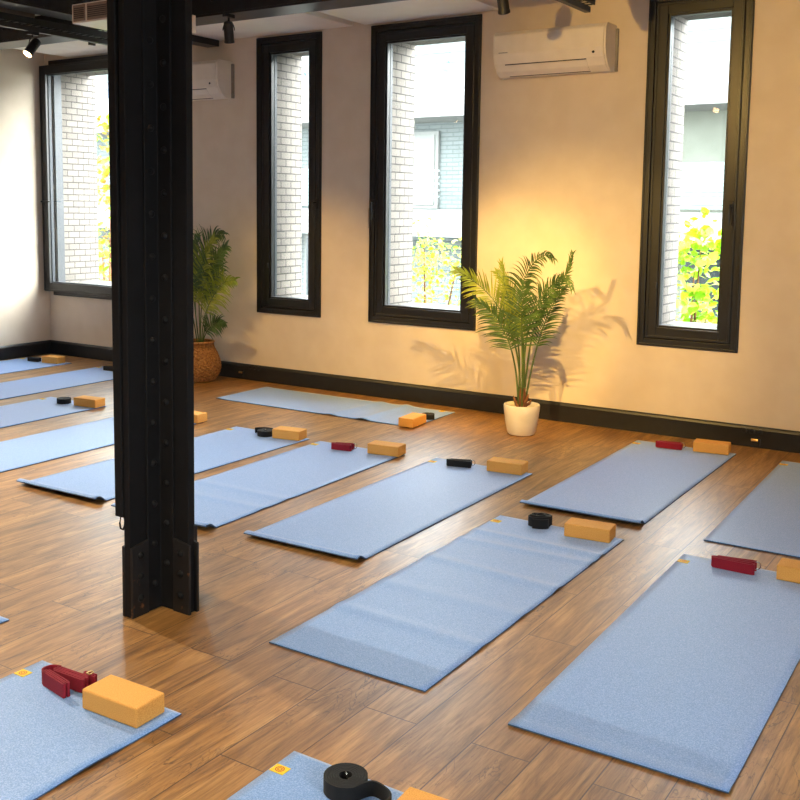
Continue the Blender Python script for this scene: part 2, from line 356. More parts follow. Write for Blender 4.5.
lt = light_track('light_track', -5.985, YB+.1, 5.62, 2.735, 'black light track with perforated tray at top left carrying the lit spotlight')
light_track('light_track', -2.36, YB+.1, 5.84, 2.70, 'black light track whose end sticks out above the large wall air conditioner')
LL = (5.985, -(YB+.1+5.62)/2, -2.735)
ob = MB().box(-6.42,-6.10,5.60,5.66,2.815,2.858).box(-6.44,-6.42,5.60,5.66,2.80,2.859).box(-6.11,-6.02,5.58,5.62,2.79,2.83).build('cable_junction', M['beam'], lt, bevel=.002); ob.location = LL
ob = MB().box(-6.15,-6.04,2.2,4.78,2.830,2.905).build('cable_duct', noisy('brown_grey_duct', srgb(120,104,94), srgb(132,116,104), 20, .6), lt, bevel=.003); ob.location = LL

# ceiling hung ventilation box
vx0, vx1, vy0, vy1, vz0, vz1 = -5.335, -4.90, 4.51, 5.20, 2.70, 2.822
v = empty('ventilation_unit', ((vx0+vx1)/2, (vy0+vy1)/2, vz0), label='white box ventilation unit with brown grille hanging by the column top', cat='ventilation unit')
L = (-(vx0+vx1)/2, -(vy0+vy1)/2, -vz0)
ob = MB().box(vx0, vx1, vy0, vy1, vz0, vz1).build('housing', M['acw'], v, bevel=.006); ob.location = L
gm = noisy('grille_plastic', srgb(134,114,102), srgb(144,124,112), 20, .6)
for a, b in ((.02, .13), (.15, .36), (.37,.42)):
    g = MB(); g.box(vx0+a, vx0+b, vy0-.006, vy0-.001, vz0+.01, vz1-.01)
    ob = g.build('grille', gm, v); ob.location = L
    s = MB(); k = 0
    while vz0+.03+k*.012 < vz1-.03:
        s.box(vx0+a+.008, vx0+b-.008, vy0-.009, vy0-.006, vz0+.028+k*.012, vz0+.033+k*.012); k += 1
    ob = s.build('grille_slats', M['acd'], v); ob.location = L
for a in (vx0+.08, vx1-.08):
    for b in (vy0+.1, vy1-.1): ob = MB().tube([(a, b, vz1), (a, b, CZ+.03)], .005, 6).build('hanger_rod', M['spot'], v); ob.location = L

# ------------------------------------------------------------------ spotlights
LAMP = (1.0, .62, .17)
LENS = emit('warm_lamp_lens', (1, .62, .28, 1), 30)
LENSOFF = noisy('lamp_lens_glass', srgb(180,170,150), srgb(200,190,170), 20, .2)
def spotlight(loc, aim, topz, label, power=0, size=70, blend=.6, rad=.015, col=LAMP):
    loc = Vector(loc); d = (Vector(aim)-loc).normalized(); q = d.to_track_quat('-Z', 'Y').to_matrix().to_4x4()
    m = q
    e = empty('spotlight', loc, label=label, cat='spotlight', group=None)
    # housing: cylinder along -Z of the local frame
    h = MB(); h.lathe([(.024,.064),(.031,.058),(.033,.045),(.033,-.062),(.036,-.066),(.036,-.078),(.0315,-.078),(.030,-.066),(.012,-.05)], 28, m=m, caps=True)
    h.build('housing', M['spot'], e, smooth=True)
    ln = MB(); ln.lathe([(.0005,-.0705),(.030,-.0705),(.030,-.0685),(.0005,-.0685)], 24, m=m); ln.build('lens', LENS if power else LENSOFF, e)
    # yoke ring and stem up to the ceiling
    y = MB(); pts = []
    side = (m @ Vector((1,0,0))); side.z = 0; side = side.normalized() if side.length > .01 else Vector((1,0,0))
    for k in range(13):
        a = PI*k/12; pts.append(side*math.cos(a)*.040 + Vector((0,0,1))*(math.sin(a)*.062+.005))
    y.tube(pts, .004, 6); y.build('bracket', M['spot'], e, smooth=True)
    st = MB(); z0 = .064; st.tube([(0,0,z0), (0,0,topz-loc.z)], .007, 8); st.box(-.016,.016,-.045,.045,topz-loc.z-.022,topz-loc.z); st.build('stem', M['spot'], e)
    if power:
        li = bpy.data.lights.new('spot_lamp', 'SPOT'); li.energy = power; li.color = col; li.spot_size = R(size); li.spot_blend = blend; li.shadow_soft_size = rad
        lo = bpy.data.objects.new('lamp_light', li); COL.objects.link(lo); lo.parent = e
        lo.matrix_local = Matrix.Translation(d*.085) @ q
    return e
PW = 1.0
# in view
spotlight((-5.985,4.71,2.632), (-5.9,2.9,.55), 2.735, 'lit black spotlight at top left throwing warm light, hanging from the track', 45, 75)
spotlight((-4.82,5.44,2.745), (-5.35,6.3,.0), BZ, 'black spotlight hanging from the beam just right of the column top', 50, 84, .8)
spotlight((-2.72,5.44,2.745), (-2.9,6.3,1.3), BZ, 'black spotlight at the top edge above the right side of the tall middle window', 0)
# fixtures along the tracks and panels above the frame
WARM = (1.0, .82, .55)
for l, a, p, s_, tz, c_, lb in [
    ((-3.00,2.70,2.62), (-2.90,WY,.66), 540, 38, CZ+.03, LAMP, 'black ceiling spotlight with its beam on the palm from the front'),
    ((-1.75,4.50,2.62), (-3.60,WY,.45), 480, 40, CZ+.03, LAMP, 'black ceiling spotlight whose beam throws the left shadow of the palm'),
    ((-2.36,3.10,2.60), (-1.7,WY,1.9), 215, 72, 2.70, LAMP, 'black track spotlight aimed at the wall around the right window'),
    ((0.1,3.6,2.62), (-.2,WY,1.2), 110, 80, CZ+.03, LAMP, 'black spotlight aimed at the wall right of the picture'),
    ((-5.985,3.8,2.632), (-5.0,WY,.35), 200, 40, 2.735, LAMP, 'black track spotlight aimed at the wall between the slim and tall windows'),
    ((-2.36,1.6,2.60), (-1.7,2.2,.0), 80, 100, 2.70, WARM, 'black track spotlight over the right front mats'),
    ((-2.36,0.3,2.60), (-2.0,1.2,.0), 85, 100, 2.70, WARM, 'black track spotlight over the lower left mat'),
    ((-5.985,3.05,2.632), (-4.3,2.75,.0), 430, 108, 2.735, (1.0,.88,.68), 'black track spotlight over the floor left of the column')]:
    spotlight(l, a, tz, lb, p, s_, .8, col=c_)

# ------------------------------------------------------------------ wall air conditioners
def air_con(name, x0, x1, z0, z1, label, dpt=.215):
    e = empty(name, ((x0+x1)/2, WY, z0), label=label, cat='air conditioner'); c = (x0+x1)/2; H = z1-z0
    prof = [(0,0.012),(-.03,0),(-dpt*.45,0),(-dpt*.72,.035),(-dpt*.9,.085),(-dpt,.15),(-dpt,H-.03),(-dpt+.03,H-.002),(0,H)]
    def P(pr, xa, xb, nm, mat, bev=.006):
        ob = MB().prism([(a, b) for a, b in pr], xa-c, xb-c, 'x').build(nm, mat, e, bevel=bev); return ob
    P(prof, x0+.012, x1-.012, 'housing', M['acw'])
    prof2 = [(0,0.006),(-.03,-.004),(-dpt*.42,-.004),(-dpt*.66,.03),(-dpt*.86,.085),(-dpt*.95,.15),(-dpt*.95,H-.028),(-dpt+.04,H+.002),(0,H+.002)]
    P(prof2, x0, x0+.014, 'end_cap', M['acw'], .003); P(prof2, x1-.014, x1, 'end_cap', M['acw'], .003)
    # air outlet: dark slots and a flap on the slanted lower front
    for t0, t1, nm, mt, off in ((.04,.10,'air_slot',M['acd'],.0015), (.90,.955,'air_slot',M['acd'],.0015), (.12,.88,'outlet_flap',M['acw'],.004)):
        A = Vector((0,-dpt*.45,0)); B = Vector((0,-dpt*.9,.085)); n_ = Vector((0,-(B-A).z, -(abs((B-A).y)))).normalized()
        n_ = Vector((0,-.085,-dpt*.45)).normalized()
        # follow the polyline A -> mid -> B
        mid = Vector((0,-dpt*.72,.035))
        def at(t): return A.lerp(mid, t/.5) if t < .5 else mid.lerp(B, (t-.5)/.5)
        k = 6; up = [at(t0+(t1-t0)*i/k)+n_*off for i in range(k+1)]; dn = [at(t0+(t1-t0)*i/k)-n_*.004 for i in range(k+1)]
        pr = [(v.y, v.z) for v in up] + [(v.y, v.z) for v in reversed(dn)]
        MB().prism(pr, x0+.09-c, x1-.14-c, 'x').build(nm, mt, e)
    d = MB().lathe([(.009,0),(.009,.004),(.007,.006)], 14, m=Matrix.Translation((x1-.085-c, -dpt*.955, .118)) @ Matrix.Rotation(R(75),4,'X')); d.build('indicator', M['acd'], e)
    b = MB(); b.box(x0+.05-c, x0+.12-c, -dpt-.0015, -dpt+.001, .155, .162); b.build('badge', noisy('grey_print', srgb(150,146,142), srgb(160,155,150), 30, .5), e)
    p = MB().box(x1-c-.004, x1+.016-c, -.025, 0, .004, H-.02).build('back_plate', noisy('grey_plate', srgb(130,122,116), srgb(140,132,126), 20, .5), e)
    return e
air_con('air_conditioner', -3.395, -2.555, 2.482, 2.792, 'large white wall air conditioner between the tall middle window and the right window')
air_con('air_conditioner', -6.90, -6.03, 2.474, 2.792, 'white wall air conditioner half hidden behind the black column')

# small wall and skirting fittings
tag(MB().box(-4.618,-4.582,WY-.012,WY,1.372,1.532).build('switch_plate', M['wall'], bevel=.003), 'narrow wall coloured plate beside the left edge of the tall middle window', 'switch plate')
def outlet(x, z, label):
    e = empty('power_outlet', (x, WY-.018, z), label=label, cat='power outlet')
    for i in range(3):
        m = Matrix.Translation(((i-1)*.05, 0, 0)) @ Matrix.Rotation(R(90),4,'X')
        MB().lathe([(.020,0),(.020,.005),(.0155,.006),(.013,.002)], 22, m=m).build('socket', M['beam'], e, smooth=True)
    return e
outlet(-1.534, .105, 'three round black sockets on the skirting below the right window')
outlet(-5.78, .115, 'three round black sockets on the skirting beside the wicker basket')
def latchp(x, z, label):
    e = empty('floor_latch', (x, WY-.018, z), label=label, cat='latch')
    MB().box(-.028,.016,-.012,0,-.008,.008).build('brass_tongue', M['brass'], e, bevel=.002)
    MB().box(.016,.030,-.014,0,-.035,.012).build('latch_body', M['spot'], e, bevel=.002)
latchp(-1.507, .05, 'small brass fitting under the three sockets below the right window')
latchp(-5.925, .061, 'small brass fitting on the skirting right of the wicker basket')

# ------------------------------------------------------------------ riveted steel column
cx, cy = -2.780, 2.730
col = empty('steel_column', (cx, cy, .0005), label='massive black riveted steel column standing left of the picture centre', cat='column')
col.rotation_euler = (0, R(.28), 0)
HT = CT-.004
mb = MB(); mb.box(-.160,.160,-.015,.015,0,HT); mb.build('cross_plate', M['steel'], col, bevel=.002)
mb = MB(); mb.box(-.015,.015,-.172,-.0155,0,HT); mb.box(-.015,.015,.0155,.172,0,HT); mb.build('long_plate', M['steel'], col, bevel=.002)
RV = [(.0135,0),(.0135,.003),(.011,.008),(.006,.011),(.001,.012)]
for sx in (-1, 1):
    for sy in (-1, 1):
        a = MB(); g = .0152; w = .092; th = .011
        pr = [(g,g),(w,g),(w,g+th),(g+th,g+th),(g+th,w),(g,w)]
        pr = [(p[0]*sx, p[1]*sy) for p in pr]
        a.prism(pr, .002, HT, 'z'); ang = a.build('angle_iron', M['steel'], col, bevel=.003)
        rv = MB(); z = .105; k = 0
        while z < HT-.05:
            if k % 2 == 0: m = Matrix.Translation((sx*(g+th-.001), sy*.060, z)) @ Matrix.Rotation(R(90*sx),4,'Y')
            else: m = Matrix.Translation((sx*.060, sy*(g+th-.001), z)) @ Matrix.Rotation(R(-90*sy),4,'X')
            rv.lathe(RV, 12, m=m); z += .078; k += 1
        rv.build('rivets', M['steel'], ang, smooth=True)
# gusset plates at the foot
for i, (x0,x1,y0,y1) in enumerate([(.0905,.174,-.028,-.016), (-.174,-.0905,-.028,-.016), (.0905,.174,.016,.028), (-.174,-.0905,.016,.028)]):
    g = MB(); xo, xi = (x1, x0) if i in (0, 2) else (x0, x1)
    g.prism([(xi,0),(xo,0),(xo,.272),(xi,.286)], y0, y1, 'y'); gg = g.build('gusset_plate', M['rust'], col, bevel=.002)
    rv = MB(); s = -1 if i < 2 else 1
    for z in (.07, .155, .235): rv.lathe(RV, 12, m=Matrix.Translation(((x0+x1)/2, y0 if s < 0 else y1, z)) @ Matrix.Rotation(R(-90*s),4,'X'))
    rv.build('rivets', M['steel'], gg, smooth=True)
for i, (x0,x1,y0,y1) in enumerate([(.016,.028,-.174,-.0905), (-.028,-.016,-.174,-.0905), (.016,.028,.0905,.174), (-.028,-.016,.0905,.174)]):
    g = MB(); yo, yi = (y0, y1) if i < 2 else (y1, y0)
    g.prism([(yi,0),(yo,0),(yo,.272),(yi,.286)], x0, x1, 'x'); gg = g.build('gusset_plate', M['rust'], col, bevel=.002)
    rv = MB(); s = 1 if i in (0, 2) else -1
    for z in (.07, .155, .235): rv.lathe(RV, 12, m=Matrix.Translation((x1 if s > 0 else x0, (y0+y1)/2, z)) @ Matrix.Rotation(R(90*s),4,'Y'))
    rv.build('rivets', M['steel'], gg, smooth=True)
# conduit fixed to the near edge of the column
cd = empty('cable_conduit', (-2.814, 2.566, .385), label='thin black conduit running down the left edge of the steel column', cat='conduit')
MB().box(-.0195,.0195,-.016,.022,0,HT-.386).build('channel', M['steel'], cd, bevel=.003)
MB().tube([(-.006,0,0),(-.012,0,-.03),(-.008,0,-.05),(.006,0,-.052),(.014,0,-.035),(.012,0,0)], .0035, 6).build('cable_loop', M['steel'], cd, smooth=True)

# ------------------------------------------------------------------ yoga mats
MW, ML, MT = .643, 1.83, .0045
def yoga_mat(x, y, rot, label, curl=.0, curl_len=.075, waves=(), warp=(), lift=()):
    e = empty('yoga_mat', (x, y, 0), R(rot), label=label, cat='yoga mat', group=None)
    nu, nv = 20, 150
    def pt(i, j):
        u = MW*i/nu; v = ML*j/nv            # v: 0 head .. ML foot
        z = .0008; dv = 0
        for (v0, wd, h, slope) in waves:
            q = (v-(v0+slope*(u-MW/2)))/wd
            z += h*math.exp(-q*q)
        for (u0, v0, su, sv, h) in lift: z += h*math.exp(-((u-u0)/su)**2-((v-v0)/sv)**2)
        if curl and v > ML-curl_len:
            t = (v-(ML-curl_len))/curl_len; z += curl*(math.sin(PI*t*.70)**1.5)*(.75+.25*u/MW)
        elif not curl and v > ML-.04: pass
        return Vector((u, -v, z))
    top = [[pt(i, j)+Vector((0,0,MT)) for j in range(nv+1)] for i in range(nu+1)]
    bot = [[pt(i, j) for j in range(nv+1)] for i in range(nu+1)]
    vs = [p for r in top for p in r] + [p for r in bot for p in r]; N = (nu+1)*(nv+1); ix = lambda i, j: i*(nv+1)+j
    mb = MB(); fs = []
    for i in range(nu):
        for j in range(nv): fs.append((ix(i,j), ix(i,j+1), ix(i+1,j+1), ix(i+1,j)))
    nt = len(fs)
    for i in range(nu):
        for j in range(nv): fs.append((N+ix(i,j), N+ix(i+1,j), N+ix(i+1,j+1), N+ix(i,j+1)))
    for i in range(nu):
        for j in (0, nv): fs.append((ix(i,j), ix(i+1,j), N+ix(i+1,j), N+ix(i,j)))
    for j in range(nv):
        for i in (0, nu): fs.append((ix(i,j), ix(i,j+1), N+ix(i,j+1), N+ix(i,j)))
    mb.add(vs, fs); ob = mb.build('mat_sheet', [M['mat'], M['matedge']], e)
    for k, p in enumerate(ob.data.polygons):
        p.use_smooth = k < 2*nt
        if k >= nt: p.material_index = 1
    # yellow maker's patch with a round print near the head corner
    zt = MT+.001
    pa = MB().box(.003,.050,-.118,-.080,zt,zt+.0012).build('label_patch', M['yel'], e)
    em = MB(); pr = []
    c0 = (.0265, -.099)
    for r0, r1 in ((.0135,.0105), (.0075,.0045)):
        n = 20; vs = []; 
        for k in range(n):
            a = 2*PI*k/n; vs += [(c0[0]+r0*math.cos(a), c0[1]+r0*math.sin(a), zt+.0016), (c0[0]+r1*math.cos(a), c0[1]+r1*math.sin(a), zt+.0016)]
        em.add(vs, [(2*k, 2*((k+1)%n), 2*((k+1)%n)+1, 2*k+1) for k in range(n)])
    em.build('emblem', M['org'], pa)
    return e

yoga_mat(-2.205,4.517,0,'creased light blue yoga mat in the centre, with a tangled black strap and cork block', curl=.0, waves=((.285,.03,.006,.0),(.42,.035,.005,-.05),(.75,.04,.006,.06),(1.1,.05,.004,0),(1.42,.04,.005,.03)))
yoga_mat(-3.058,5.354,.4,'blue yoga mat before the white potted palm, with a folded black strap', curl=.026)
yoga_mat(-2.205,6.572,0,'blue yoga mat under the right window, with red strap and cork block', curl=.028)
yoga_mat(-1.270,4.478,.6,'large light blue yoga mat at the right front with a red ringed strap', curl=.004)
yoga_mat(-1.281,6.556,.9,'light blue yoga mat cut by the right edge of the picture, no props visible', curl=.002)
yoga_mat(-3.647,6.657,-89.5,'yoga mat lying lengthwise along the window wall, rippled at the edge near its block', curl=.004, waves=((.42,.05,.012,.0),(.68,.05,.008,.1)), lift=())
yoga_mat(-3.908,5.292,1.0,'blue yoga mat emerging from behind the column with a small red strap', curl=.03, waves=((1.2,.04,.004,0),(1.4,.04,.004,0)))
yoga_mat(-4.645,5.303,0,'grey blue yoga mat passing behind the column with upturned foot edge at left', curl=.034)
yoga_mat(-5.575,5.270,.3,'pale yoga mat behind the column whose cork block peeks out at its right edge')
yoga_mat(-6.567,5.260,.3,'pale yoga mat at the left edge with a black coiled strap and orange cork block')
yoga_mat(-7.440,6.600,.3,'pale blue yoga mat at the left edge with only a black strap visible')
yoga_mat(-8.462,6.520,.2,'blue yoga mat lying in the far left corner against the left wall')
yoga_mat(-2.740,2.133,.4,'grey blue yoga mat in the lower left corner with red folded strap and cork block', lift=((MW,.36,.06,.10,.006),))
yoga_mat(-1.684,2.165,.3,'grey blue yoga mat at the bottom edge with a rolled black strap')
yoga_mat(-3.762,2.286,0,'yoga mat of which only a dark corner shows at the left edge below the column')

# ------------------------------------------------------------------ cork blocks
def cork_block(x, y, rot, label, l=.218, d=.115, h=.064):
    e = MB().box(0, l, 0, d, 0, h).build('cork_block', M['cork'], bevel=.006, seg=3); e.location = (x, y, MT+.0012); e.rotation_euler = (0,0,R(rot))
    return tag(e, label, 'yoga block')
cork_block(-1.811,4.392,6,'cork yoga block on the creased centre mat beside a tangled black strap')
cork_block(-2.659,5.248,6,'cork yoga block beside the folded black strap left of the white potted palm')
cork_block(-1.806,6.461,7,'cork yoga block near the skirting under the right window', d=.118)
cork_block(-.856,4.381,2,'cork yoga block cut off by the right picture edge beside the ringed red strap')
cork_block(-3.466,5.190,8,'orange cork yoga block right of the small red strap on the mat behind the column')
cork_block(-4.212,5.165,10,'orange cork yoga block touching a black coiled strap with a loose tail', l=.205)
cork_block(-5.135,5.185,4,'orange cork yoga block peeking out from behind the right side of the column')
cork_block(-3.725+.11,5.985,94,'orange cork yoga block on the mat lying along the window wall')
cork_block(-6.135,5.122,7,'orange cork yoga block at the left with a round black strap beside it')
cork_block(-8.069,6.361,8,'orange cork yoga block in the far left corner by the skirting', l=.20)
cork_block(-2.367,1.984,2,'big orange cork yoga block in the lower left foreground beside the red strap', l=.230, d=.122)
cork_block(-1.262,1.990,3,'yellow orange cork yoga block cut off by the bottom picture edge', d=.122)

# ------------------------------------------------------------------ straps
def ribbon(path, h, th, tilt=0):
    mb = MB(); n = len(path); P = [Vector(p) for p in path]; vs = []
    for i in range(n):
        t = (P[min(i+1,n-1)]-P[max(i-1,0)]); t.z = 0; t.normalize(); nn = Vector((-t.y, t.x, 0))*th/2
        z = P[i].z
        vs += [P[i]+nn, P[i]-nn, P[i]-nn+Vector((0,0,h)), P[i]+nn+Vector((0,0,h))]
    fs = [(0,1,2,3), tuple(4*(n-1)+k for k in (3,2,1,0))]
    for i in range(n-1):
        for k in range(4): fs.append((4*i+k, 4*(i+1)+k, 4*(i+1)+(k+1)%4, 4*i+(k+1)%4))
    return mb.add(vs, fs)
def smoothpath(pts, sub=6):
    out = []; n = len(pts); P = [Vector(p).to_3d() if len(p) == 3 else Vector((p[0], p[1], 0)) for p in pts]
    for i in range(n-1):
        a, b, c, d = P[max(i-1,0)], P[i], P[i+1], P[min(i+2,n-1)]
        for k in range(sub):
            t = k/sub; out.append(.5*((2*b)+(-a+c)*t+(2*a-5*b+4*c-d)*t*t+(-a+3*b-3*c+d)*t**3))
    out.append(P[-1]); return out
def ring(e, c, r=.016, axis='Y', rot=0):
    mb = MB(); pts = []
    for k in range(21):
        a = 2*PI*k/20; v = Vector((math.cos(a)*r, 0, math.sin(a)*r)); v.rotate(Matrix.Rotation(rot,3,'Z')); pts.append(Vector(c)+v)
    mb.tube(pts, .0022, 6, caps=False); return mb.build('metal_ring', M['metal'], e, smooth=True)
def bundle(x, y, rot, label, mat, l=.15, h=.038, layers=4, spread=.02, gap=.006, rng=True, fan=0.0):
    e = empty('yoga_strap', (x, y, MT+.0025), R(rot), label=label, cat='yoga strap')
    # zigzag folds joined at the ends by small loops
    pts = []
    for k in range(layers):
        off = k*gap; oe = off + fan*k
        a, b = (.004*k, off), (l-.005*((k*7)%3), oe)
        if k % 2: a, b = b, a
        s = 1 if k % 2 == 0 else -1
        mid = ((a[0]+b[0])/2, (a[1]+b[1])/2+.0012*((k % 3)-1))
        pts += [a, mid, b]
        if k < layers-1:
            pts.append((b[0]+s*gap*.7, b[1]+(gap*.5 if s > 0 else gap*.5)+(fan*.5 if s > 0 else 0)))
    ribbon(smoothpath(pts, 5), h, .0065).build('webbing', mat, e, smooth=True)
    if rng: ring(e, (l+.008, (layers-1)*(gap+fan)-.006, h*.55), .017, rot=R(20)); MB().box(l-.012, l+.004, (layers-1)*(gap+fan)-.010, (layers-1)*(gap+fan)-.003, .004, h-.004).build('end_tab', mat, e)
    return e
def coil(x, y, rot, label, mat, r0=.012, r1=.036, turns=5, h=.038, tail=None, wob=0.0, seed=1):
    rnd = random.Random(seed)
    e = empty('yoga_strap', (x, y, MT+.0025), R(rot), label=label, cat='yoga strap'); pts = []
    N = int(turns*26); a0 = rnd.random()*6
    for k in range(N+1):
        t = k/N; a = 2*PI*turns*t; r = r0+(r1-r0)*t
        w = wob*math.sin(a*1.0+a0)+wob*.6*math.sin(2*a+1.3)
        pts.append(((r+w)*math.cos(a), (r+w)*math.sin(a)*(1-wob*4), wob*.5*(1+math.sin(a*.73+seed))))
    if tail:
        pts += smoothpath([pts[-1]]+[tuple(q)+(0,) for q in tail], 8)[1:]
    ribbon(pts, h, (r1-r0)/turns*.80).build('webbing', mat, e, smooth=True)
    MB().box(-.006,.006,-.002,.002,.012,h+.006).build('buckle', M['metal'], e, bevel=.001)
    return e
coil(-1.982,4.470,20,'tangled black yoga strap in a loose heap on the creased centre mat', M['blk'], .010, .050, 5, .046, wob=.012, seed=3, tail=[(.056,-.012),(.05,-.04),(.02,-.055),(-.02,-.052)])
bundle(-2.905,5.215,14,'black folded yoga strap on the mat left of the white potted palm', M['blk'], l=.135, layers=4, fan=.006, gap=.011)
bundle(-2.035,6.440,4,'dark red folded yoga strap on the mat under the right window', M['red'], l=.150, layers=4, fan=.007, gap=.012)
bundle(-1.118,4.378,-1,'dark red folded yoga strap with a metal ring on the right front mat', M['red'], l=.162, layers=4, fan=.010, gap=.012, h=.044)
coil(-3.690,6.330,0,'black rolled yoga strap behind the block on the mat along the window wall', M['blk'], .010, .048, 5, .036, seed=5)
bundle(-3.712,5.150,8,'small bright red folded yoga strap on the mat behind the column', M['red'], l=.125, layers=4, fan=.009, gap=.013)
coil(-4.300,5.205,0,'black coiled yoga strap with a loose tail, left of its orange cork block', M['blk'], .012, .055, 5, .036, seed=7, tail=[(.045,.045),(-.01,.072),(-.07,.055),(-.105,.015)])
coil(-6.272,5.150,0,'round black coiled yoga strap near the left edge beside a cork block', M['blk'], .010, .056, 6, .038, seed=9)
bundle(-7.245,6.410,5,'black folded yoga strap at the left edge of the column', M['blk'], l=.14, layers=6, gap=.009, rng=False)
bundle(-8.255,6.345,8,'black folded yoga strap in the far left corner beside a cork block', M['blk'], l=.13, layers=6, gap=.009, rng=False)
# red strap in the lower left: two upright wings meeting at the left end
e = empty('yoga_strap', (-2.565, 2.020, MT+.0025), 0, label='red folded yoga strap standing in a V shape in the lower left foreground', cat='yoga strap')
def wing(a, b, n, g, th=.0042):
    a = Vector(a); b = Vector(b); d = (b-a).normalized(); nn = Vector((-d.y, d.x)); pts = []
    for k in range(n):
        off = nn*(k-(n-1)/2)*g; p, q = a+off, b+off
        if k % 2: p, q = q, p
        s = (q-p).normalized(); pts += [tuple(p), tuple((p+q)/2+nn*.001*(k%2)), tuple(q)]
        if k < n-1: pts.append(tuple(q+s*g*.6+nn*g*.5))
    return smoothpath(pts, 5)
ribbon(wing((-.020,.006),(.098,-.014),4,.0068), .046, .0046).build('webbing', M['red'], e, smooth=True)
ribbon(wing((-.008,.040),(.118,.046),5,.0074), .044, .0046).build('webbing', M['red'], e, smooth=True)
ribbon(smoothpath([(-.012,-.006),(-.036,.004),(-.044,.024),(-.034,.046),(-.008,.056)], 7), .046, .0048).build('webbing', M['red'], e, smooth=True)
ribbon(wing((.085,.074),(.128,.078),3,.008), .042, .0046).build('strap_end', M['red'], e, smooth=True)
MB().tube([(.098,.070,.045),(.104,.084,.048),(.118,.082,.048),(.114,.068,.045),(.098,.070,.045)], .0022, 6).build('metal_ring', M['brass'], e, smooth=True)
coil(-1.450,2.088,-40,'thick rolled black yoga strap with unrolled tail at the bottom edge', M['blk'], .018, .060, 6, .042, seed=2, tail=[(.045,.058),(.09,.085),(.13,.080),(.15,.035)])

# ------------------------------------------------------------------ plants
def catmull(P, n):
    P = [Vector(p) for p in P]; out = []; L = len(P)-1
    for k in range(n+1):
        t = k/n*L; i = min(int(t), L-1); f = t-i
        a, b, c, d = P[max(i-1,0)], P[i], P[i+1], P[min(i+2,L)]
        out.append(.5*((2*b)+(-a+c)*f+(2*a-5*b+4*c-d)*f*f+(-a+3*b-3*c+d)*f**3))
    return out
def frond(parent, P, start, n, ll, mat, rnd, face=(0,-1,0), droop=.25, width=.011, ang=50, r=.0042, sides=(1,-1), stemmat=None):
    C = catmull(P, 60); cum = [0]
    for i in range(60): cum.append(cum[-1]+(C[i+1]-C[i]).length)
    T = cum[-1]
    rach = MB(); rach.tube([c for c in C[::3]], [r*(1-.75*i/20) for i in range(21)], 6)
    f = rach.build('frond_stem', stemmat or M['stem'], parent, smooth=True)
    lm = MB(); fc = Vector(face).normalized()
    for k in range(n):
        t = start+(1-start)*(k+.3)/n; s = t*T
        i = next((q for q in range(60) if cum[q+1] >= s), 59)
        p = C[i].lerp(C[i+1], (s-cum[i])/max(1e-6, cum[i+1]-cum[i])); tg = (C[i+1]-C[i]).normalized()
        side = tg.cross(fc)
        if side.length < .1: side = tg.cross(Vector((.3,-.2,.9)))
        side.normalize(); nrm = side.cross(tg).normalized()
        u = (t-start)/(1-start); env = (.55+.45*math.sin(PI*min(1, u*1.15+.12)))*(1-.45*u**3)
        for sd in sides:
            L_ = ll*env*rnd.uniform(.86, 1.1); a = R(ang*(1-.50*u)+rnd.uniform(-6,6))
            d = (tg*math.cos(a)+side*sd*math.sin(a)+nrm*rnd.uniform(-.05,.30)).normalized()
            w = width*rnd.uniform(.85,1.15); q = p+tg*rnd.uniform(-.003,.003); pts = []; m = 5; dd = d.copy(); pos = q.copy()
            for j in range(m+1):
                pts.append(pos.copy()); dd = (dd+Vector((0,0,-droop*(j+1)/m*rnd.uniform(.6,1.3)))).normalized(); pos = pos+dd*L_/m
            vs = []; ws = [.35, 1, 1, .8, .45, .05]
            for j in range(m+1):
                tt = (pts[min(j+1,m)]-pts[max(j-1,0)]).normalized(); b = tt.cross(nrm)
                if b.length < .05: b = side
                b = b.normalized(); up = b.cross(tt).normalized()
                vs += [pts[j]-b*w*ws[j]*.5+up*w*.18*ws[j], pts[j], pts[j]+b*w*ws[j]*.5+up*w*.18*ws[j]]
            fs = []
            for j in range(m): fs += [(3*j,3*j+1,3*j+4,3*j+3), (3*j+1,3*j+2,3*j+5,3*j+4)]
            lm.add(vs, fs)
    lf = lm.build('leaflets', mat, f)
    return f
rnd = random.Random(11)
PX0, PY0 = -2.960, 6.40
PSC = 1.05
palm = empty('potted_palm', (-2.930, 6.295, 0), label='green palm in a white ceramic pot between the middle and right windows', cat='potted plant')
# the pot: tapered, soft shouldered, open
MB().lathe([(.070,0),(.088,.004),(.098,.02),(.112,.09),(.121,.16),(.124,.20),(.121,.209),(.114,.210),(.110,.202),(.106,.165),(.104,.160)], 40, caps=False).add([],[]).build('pot', M['pot'], palm, smooth=True)
MB().lathe([(.0005,.0),(.070,.0)], 40, caps=False).build('pot_base', M['pot'], palm)
MB().lathe([(.001,.168),(.05,.170),(.105,.163)], 30, caps=False).build('soil', M['soil'], palm)
hk = MB(); hk.lathe([(.036,.16),(.033,.20),(.028,.25),(.018,.32)], 14, c=(.003,0,0))
for a, b in (((-.02,0,.20),(-.062,-.01,.262)), ((.02,-.01,.22),(.052,-.012,.285)), ((.02,.0,.20),(.078,-.01,.252)), ((-.01,-.02,.19),(-.040,-.03,.240)), ((.0,-.02,.21),(.022,-.035,.275))):
    m_ = ((a[0]+b[0])/2+.006*(1 if b[0] > 0 else -1), (a[1]+b[1])/2, (a[2]+b[2])/2-.008); hk.tube([a, m_, b], [.013,.011,.003], 6)
hk.build('husk', M['husk'], palm, smooth=True)
def W(x, z, y=0): return (x-PX0, y, z)
